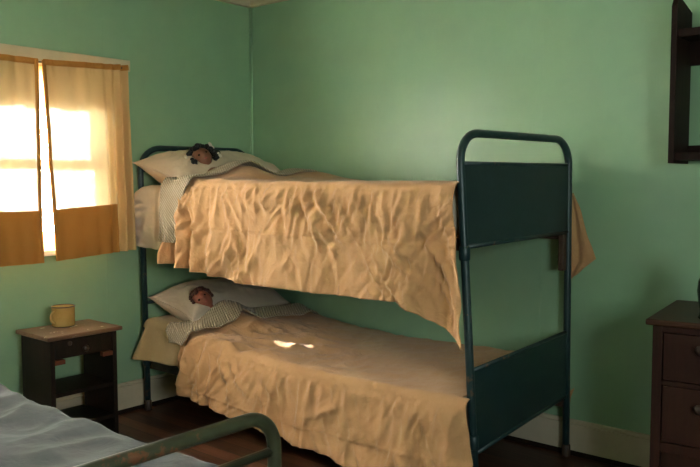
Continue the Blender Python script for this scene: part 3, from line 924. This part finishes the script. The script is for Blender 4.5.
# ----------------------------------------------------------- foreground bed
fb = empty('iron_bed', (1.2, -2.42, 0))
def fk(o):
    o.parent = fb; o.location = (-1.2, 2.42, 0); return o
FY0, FY1, FX = -2.90, -2.052, 2.305
Rf = .0175
fpts = fillet([(FX + .01, FY1, 0), (FX, FY1, .70), (FX, FY0, .70), (FX + .01, FY0, 0)], .085, 10)
fk(tube('foot_frame', fpts, Rf, M['iron'], None, 16))
fk(tube('cross_bar', [(FX, FY1, .605), (FX, FY0, .605)], .011, M['iron']))
fk(tube('cross_bar', [(FX, FY1, .30), (FX, FY0, .30)], .011, M['iron']))
for k in range(5):
    y = lerp(FY0, FY1, (k + 1) / 6)
    fk(tube('spindle', [(FX, y, .30), (FX, y, .605)], .006, M['iron']))
hpts = fillet([(.07, FY1, 0), (.07, FY1, .95), (.07, FY0, .95), (.07, FY0, 0)], .085, 10)
fk(tube('head_frame', hpts, Rf, M['iron'], None, 16))
for z in (.78, .35): fk(tube('head_rail', [(.07, FY1, z), (.07, FY0, z)], .011, M['iron']))
for y in (FY1 - .01, FY0 + .01):
    fk(box('side_rail', .075, FX - .005, y - .004, y + .004, .27, .31, M['iron']))
for x in (FX + .008, .07):
    for y in (FY0, FY1): fk(lathe('post_foot', [(.021, 0), (.022, .004), (.021, .04), (.018, .046)], (x, y, 0), M['iron_dark'], None, 14))
tag(fb, 'olive painted iron bed in the foreground with a rounded tube footboard', 'bed')
mf = bm_obj('mattress', mattress(.10, FX - .03, FY0 + .02, FY1 - .02, .315, .475, lambda x: 0), M['ticking'], None, True)
tag(mf, 'mattress of the foreground iron bed under the blue grey cover', 'mattress')
def fg_top(x, y):
    w = .3 * nz(x * 1.5, y * 2, 1)
    c = .020 * ridge(x * 1.2 + y * 2.6 + w, y * 1.0 - x * 2.4 + w, 31) + .013 * ridge(x * 2.6 + y * 4.5, y * 2 - x * 4.5, 12) + .003 * ridge(x * 9, y * 9, 5)
    return Vector((0, 0, c + .016 * gauss(y + 2.1, .12) * nz(x * 5, 1, 6)))
# local frame mirrored: front = side towards the bunk
rows = []
for i in range(131):
    q = i / 130
    row = []
    for j in range(200):
        x = lerp(.13, FX - .05, j / 199)
        L1 = .16; Wt = FY1 - FY0 + .03
        s = q * (Wt + 2 * L1)
        if s < L1: y, z = FY0 - .018, .485 - L1 + s
        elif s < L1 + Wt: y, z = FY0 - .015 + (s - L1), .492
        else: y, z = FY1 + .016, .485 - (s - L1 - Wt)
        e = min(abs(s - L1), abs(s - L1 - Wt))
        yt = min(max(y, FY0), FY1)
        d = fg_top(x, yt)
        z += .075 * (1 - sst(.45, 1.15, x)) * (1 if L1 <= s <= L1 + Wt else .5)
        sd = 1 if y > -2.4 else -1
        on = 1 if L1 <= s <= L1 + Wt else 0
        rd = max(0, 1 - e / .03)
        z -= .012 * rd * on
        z += d.z * on * min(1, .3 + e / .05)
        if not on: y += sd * (.006 + .008 * ridge(x * 6, z * 5, 3)) * min(1, e / .03)
        row.append(Vector((x, y, z - .030 * sst(.95, 1, j / 199) * on)))
    rows.append(row)
cv = sheet_grid('bed_cover', rows, M['bluegrey'], None, .004)
tag(cv, 'rumpled blue grey cover spread over the foreground bed', 'bedspread')

# ---------------------------------------------------------- chest of drawers
cd = empty('chest_of_drawers', (2.705, -.60, 0), math.radians(6.5))
Wc, Dc, Hc = .60, .53, .78
def ck(o, par=None):
    o.parent = par or cd; return o
bm = bmesh.new(); add_box(bm, -.0, Wc + .02, -.0, Dc, Hc - .022, Hc, .006, 3)
ck(bm_obj('table_top', bm, M['dtop']))
bx0, bx1, by0, by1 = .022, Wc - .002, .022, Dc - .01
bm = bmesh.new()
add_box(bm, bx0, bx0 + .02, by0, by1, .14, Hc - .022); add_box(bm, bx1 - .02, bx1, by0, by1, .14, Hc - .022)
add_box(bm, bx0 + .02, bx1 - .02, by1 - .012, by1, .14, Hc - .022); add_box(bm, bx0 + .02, bx1 - .02, by0 + .01, by1 - .012, .14, .16)
# front frame: stiles and rails
add_box(bm, bx0, bx0 + .034, by0 - .004, by0 + .016, .14, Hc - .022, .002); add_box(bm, bx1 - .034, bx1, by0 - .004, by0 + .016, .14, Hc - .022, .002)
dz = [(.335, .545), (.560, .735)]
for z0, z1 in ((.735, Hc - .022), (.545, .560), (.300, .335)):
    add_box(bm, bx0 + .034, bx1 - .034, by0 - .003, by0 + .016, z0, z1, .001)
ck(bm_obj('carcass', bm, M['dwood']))
for z0, z1 in dz:
    d = ck(box('drawer', bx0 + .037, bx1 - .037, by0 - .001, by1 - .03, z0 + .003, z1 - .003, M['dwood'], None, .003))
    for xx in (.186, .414):
        k = lathe('knob', [(.006, 0), (.007, -.012), (.016, -.018), (.018, -.026), (.012, -.033), (.003, -.035)], (xx, by0 - .001, (z0 + z1) / 2 + .04), M['knob'], d, 18, 'y')
ck(box('plinth_rail', bx0 + .034, bx1 - .034, by0 + .02, by0 + .035, .20, .300, M['dwood']))
for xa in (bx0, bx1 - .034):
    for ya in (by0 - .004, by1 - .034):
        bm = bmesh.new(); add_box(bm, xa, xa + .034, ya, ya + .034, 0, .14, .002)
        ck(bm_obj('leg', bm, M['dwood']))
tag(cd, 'dark reddish wooden chest of drawers against the green wall', 'chest of drawers')
va = empty('vase', (2.905, -.455, Hc))
lathe('body', [(.002, 0), (.058, 0), (.062, .004), (.058, .012), (.056, .03), (.062, .06), (.067, .10), (.064, .135), (.052, .16), (.036, .178), (.034, .205), (.046, .225), (.042, .226), (.028, .205), (.026, .18), (.002, .17)], (0, 0, 0), M['vase'], va, 36)
bm = bmesh.new()
add_tube(bm, [(math.cos(2 * PI * k / 36) * .046, math.sin(2 * PI * k / 36) * .046, .225) for k in range(37)], .004, 8, False)
bm_obj('rim', bm, M['vase'], va)
tag(va, 'dark glazed vase standing on the chest of drawers', 'vase')

# --------------------------------------------------------------- wall shelf
ws = empty('wall_shelf', (2.635, 0, 1.34))
D = .19; H = .645; T = .022
def side(x):
    prof = [(-.004, 0), (-D, 0), (-D, H - .03), (-D + .018, H), (-D + .05, H + .004), (-.004, H - .03)]
    v = [(x, y, z) for y, z in prof] + [(x + T, y, z) for y, z in prof]; n = len(prof)
    f = [tuple(range(n)), tuple(range(n, 2 * n))[::-1]] + [(i, i + n, (i + 1) % n + n, (i + 1) % n) for i in range(n)]
    bm = bmesh.new(); vs = [bm.verts.new(p) for p in v]
    for q in f: bm.faces.new([vs[i] for i in q])
    return bm_obj('side_panel', bm, M['swood'], ws)
side(0); side(.55)
for z in (.012, .495):
    box('shelf', T, .55, -D + .012, -.004, z, z + .03, M['swood'], ws, .002)
box('back_rail', T, .55, -.018, -.004, .40, .495, M['swood'], ws)
box('back_rail', T, .55, -.018, -.004, .042, .075, M['swood'], ws)
tag(ws, 'dark wooden wall shelf hung on the green wall above the chest of drawers', 'shelf')

# ------------------------------------------------------------------- camera
f, yaw, pit, rol = 774.14, .703330, .0686860, -.00184745
fw = Vector((-math.sin(yaw) * math.cos(pit), math.cos(yaw) * math.cos(pit), -math.sin(pit)))
r = Vector((math.cos(yaw), math.sin(yaw), 0)); u = r.cross(fw)
r2 = r * math.cos(rol) + u * math.sin(rol); u2 = -r * math.sin(rol) + u * math.cos(rol)
cam = bpy.data.cameras.new('camera'); co = bpy.data.objects.new('camera', cam); link(co)
co.matrix_world = Matrix.Translation((3.67073, -3.36772, 1.275)) @ Matrix((r2, u2, -fw)).transposed().to_4x4()
cam.sensor_width = 36; cam.lens = f * 36 / 700; cam.clip_start = .05
SC.camera = co

# ----------------------------------------------------------------- daylight and fill lamps
SKY, AMB, LAMP, BACK = 285.0, 1.0, 100.0, 4.0
w = bpy.data.worlds.new('sky'); SC.world = w; w.use_nodes = True
bg = w.node_tree.nodes['Background']
# overcast sky, far brighter on the side the sun is on (beyond the left wall)
nt = w.node_tree
tc = N(nt, 'ShaderNodeTexCoord'); sp_ = N(nt, 'ShaderNodeSeparateXYZ')
nt.links.new(tc.outputs['Generated'], sp_.inputs[0])
lobe = math_n(nt, 'POWER', math_n(nt, 'MAXIMUM', math_n(nt, 'MULTIPLY', sp_.outputs[0], -1.0), 0.0), 4.0)
nt.links.new(math_n(nt, 'ADD', math_n(nt, 'MULTIPLY', lobe, SKY), AMB), bg.inputs[1])
bg.inputs[0].default_value = (.97, .98, 1.0, 1)
for W in (W1, W3):
    l = bpy.data.lights.new('window_portal', 'AREA'); l.shape = 'RECTANGLE'
    l.size = W[3] - W[2]; l.size_y = W[1] - W[0]
    l.cycles.is_portal = True
    o = bpy.data.objects.new('window_portal', l); link(o)
    o.location = (-.125, (W[0] + W[1]) / 2, (W[2] + W[3]) / 2); o.rotation_euler = (0, -PI / 2, 0)
# fill lamps outside the two added windows, right of and behind the camera
l = bpy.data.lights.new('right_fill_lamp', 'AREA'); l.shape = 'RECTANGLE'
l.size = W2[3] - W2[2] + .1; l.size_y = W2[1] - W2[0] + .1
l.energy = LAMP; l.color = (.86, .96, 1.0)
o = bpy.data.objects.new('right_fill_lamp', l); link(o)
o.location = (RX + .16, (W2[0] + W2[1]) / 2, (W2[2] + W2[3]) / 2); o.rotation_euler = (0, PI / 2, 0)
l = bpy.data.lights.new('back_fill_lamp', 'AREA'); l.shape = 'RECTANGLE'
l.size = W4[1] - W4[0] + .1; l.size_y = W4[3] - W4[2] + .1
l.energy = BACK; l.color = (1.0, .90, .76)
o = bpy.data.objects.new('back_fill_lamp', l); link(o)
o.location = ((W4[0] + W4[1]) / 2, RY - .16, (W4[2] + W4[3]) / 2); o.rotation_euler = (PI / 2, 0, 0)
# a thin shaft of sun that finds the gap between the curtains
l = bpy.data.lights.new('sun_shaft', 'SPOT'); l.energy = 6500; l.spot_size = math.radians(.44); l.spot_blend = .25; l.shadow_soft_size = .004; l.color = (.93, .92, 1.0)
o = bpy.data.objects.new('sun_shaft', l); link(o)
B = Vector((1.02, -.645, .455)); G = Vector((.062, -1.418, 1.03)); dr_ = (G - B).normalized()
o.location = G + dr_ * 3.0; o.rotation_euler = dr_.to_track_quat('Z', 'Y').to_euler()

vs = SC.view_settings
SC.display_settings.display_device = 'sRGB'
vs.view_transform = 'Standard'; vs.look = 'None'; vs.gamma = 1; vs.use_curve_mapping = False
vs.exposure = 0.0
SC.cycles.max_bounces = 12; SC.cycles.diffuse_bounces = 6; SC.cycles.transparent_max_bounces = 16
SC.cycles.caustics_reflective = False; SC.cycles.caustics_refractive = False
SC.cycles.sample_clamp_indirect = 0
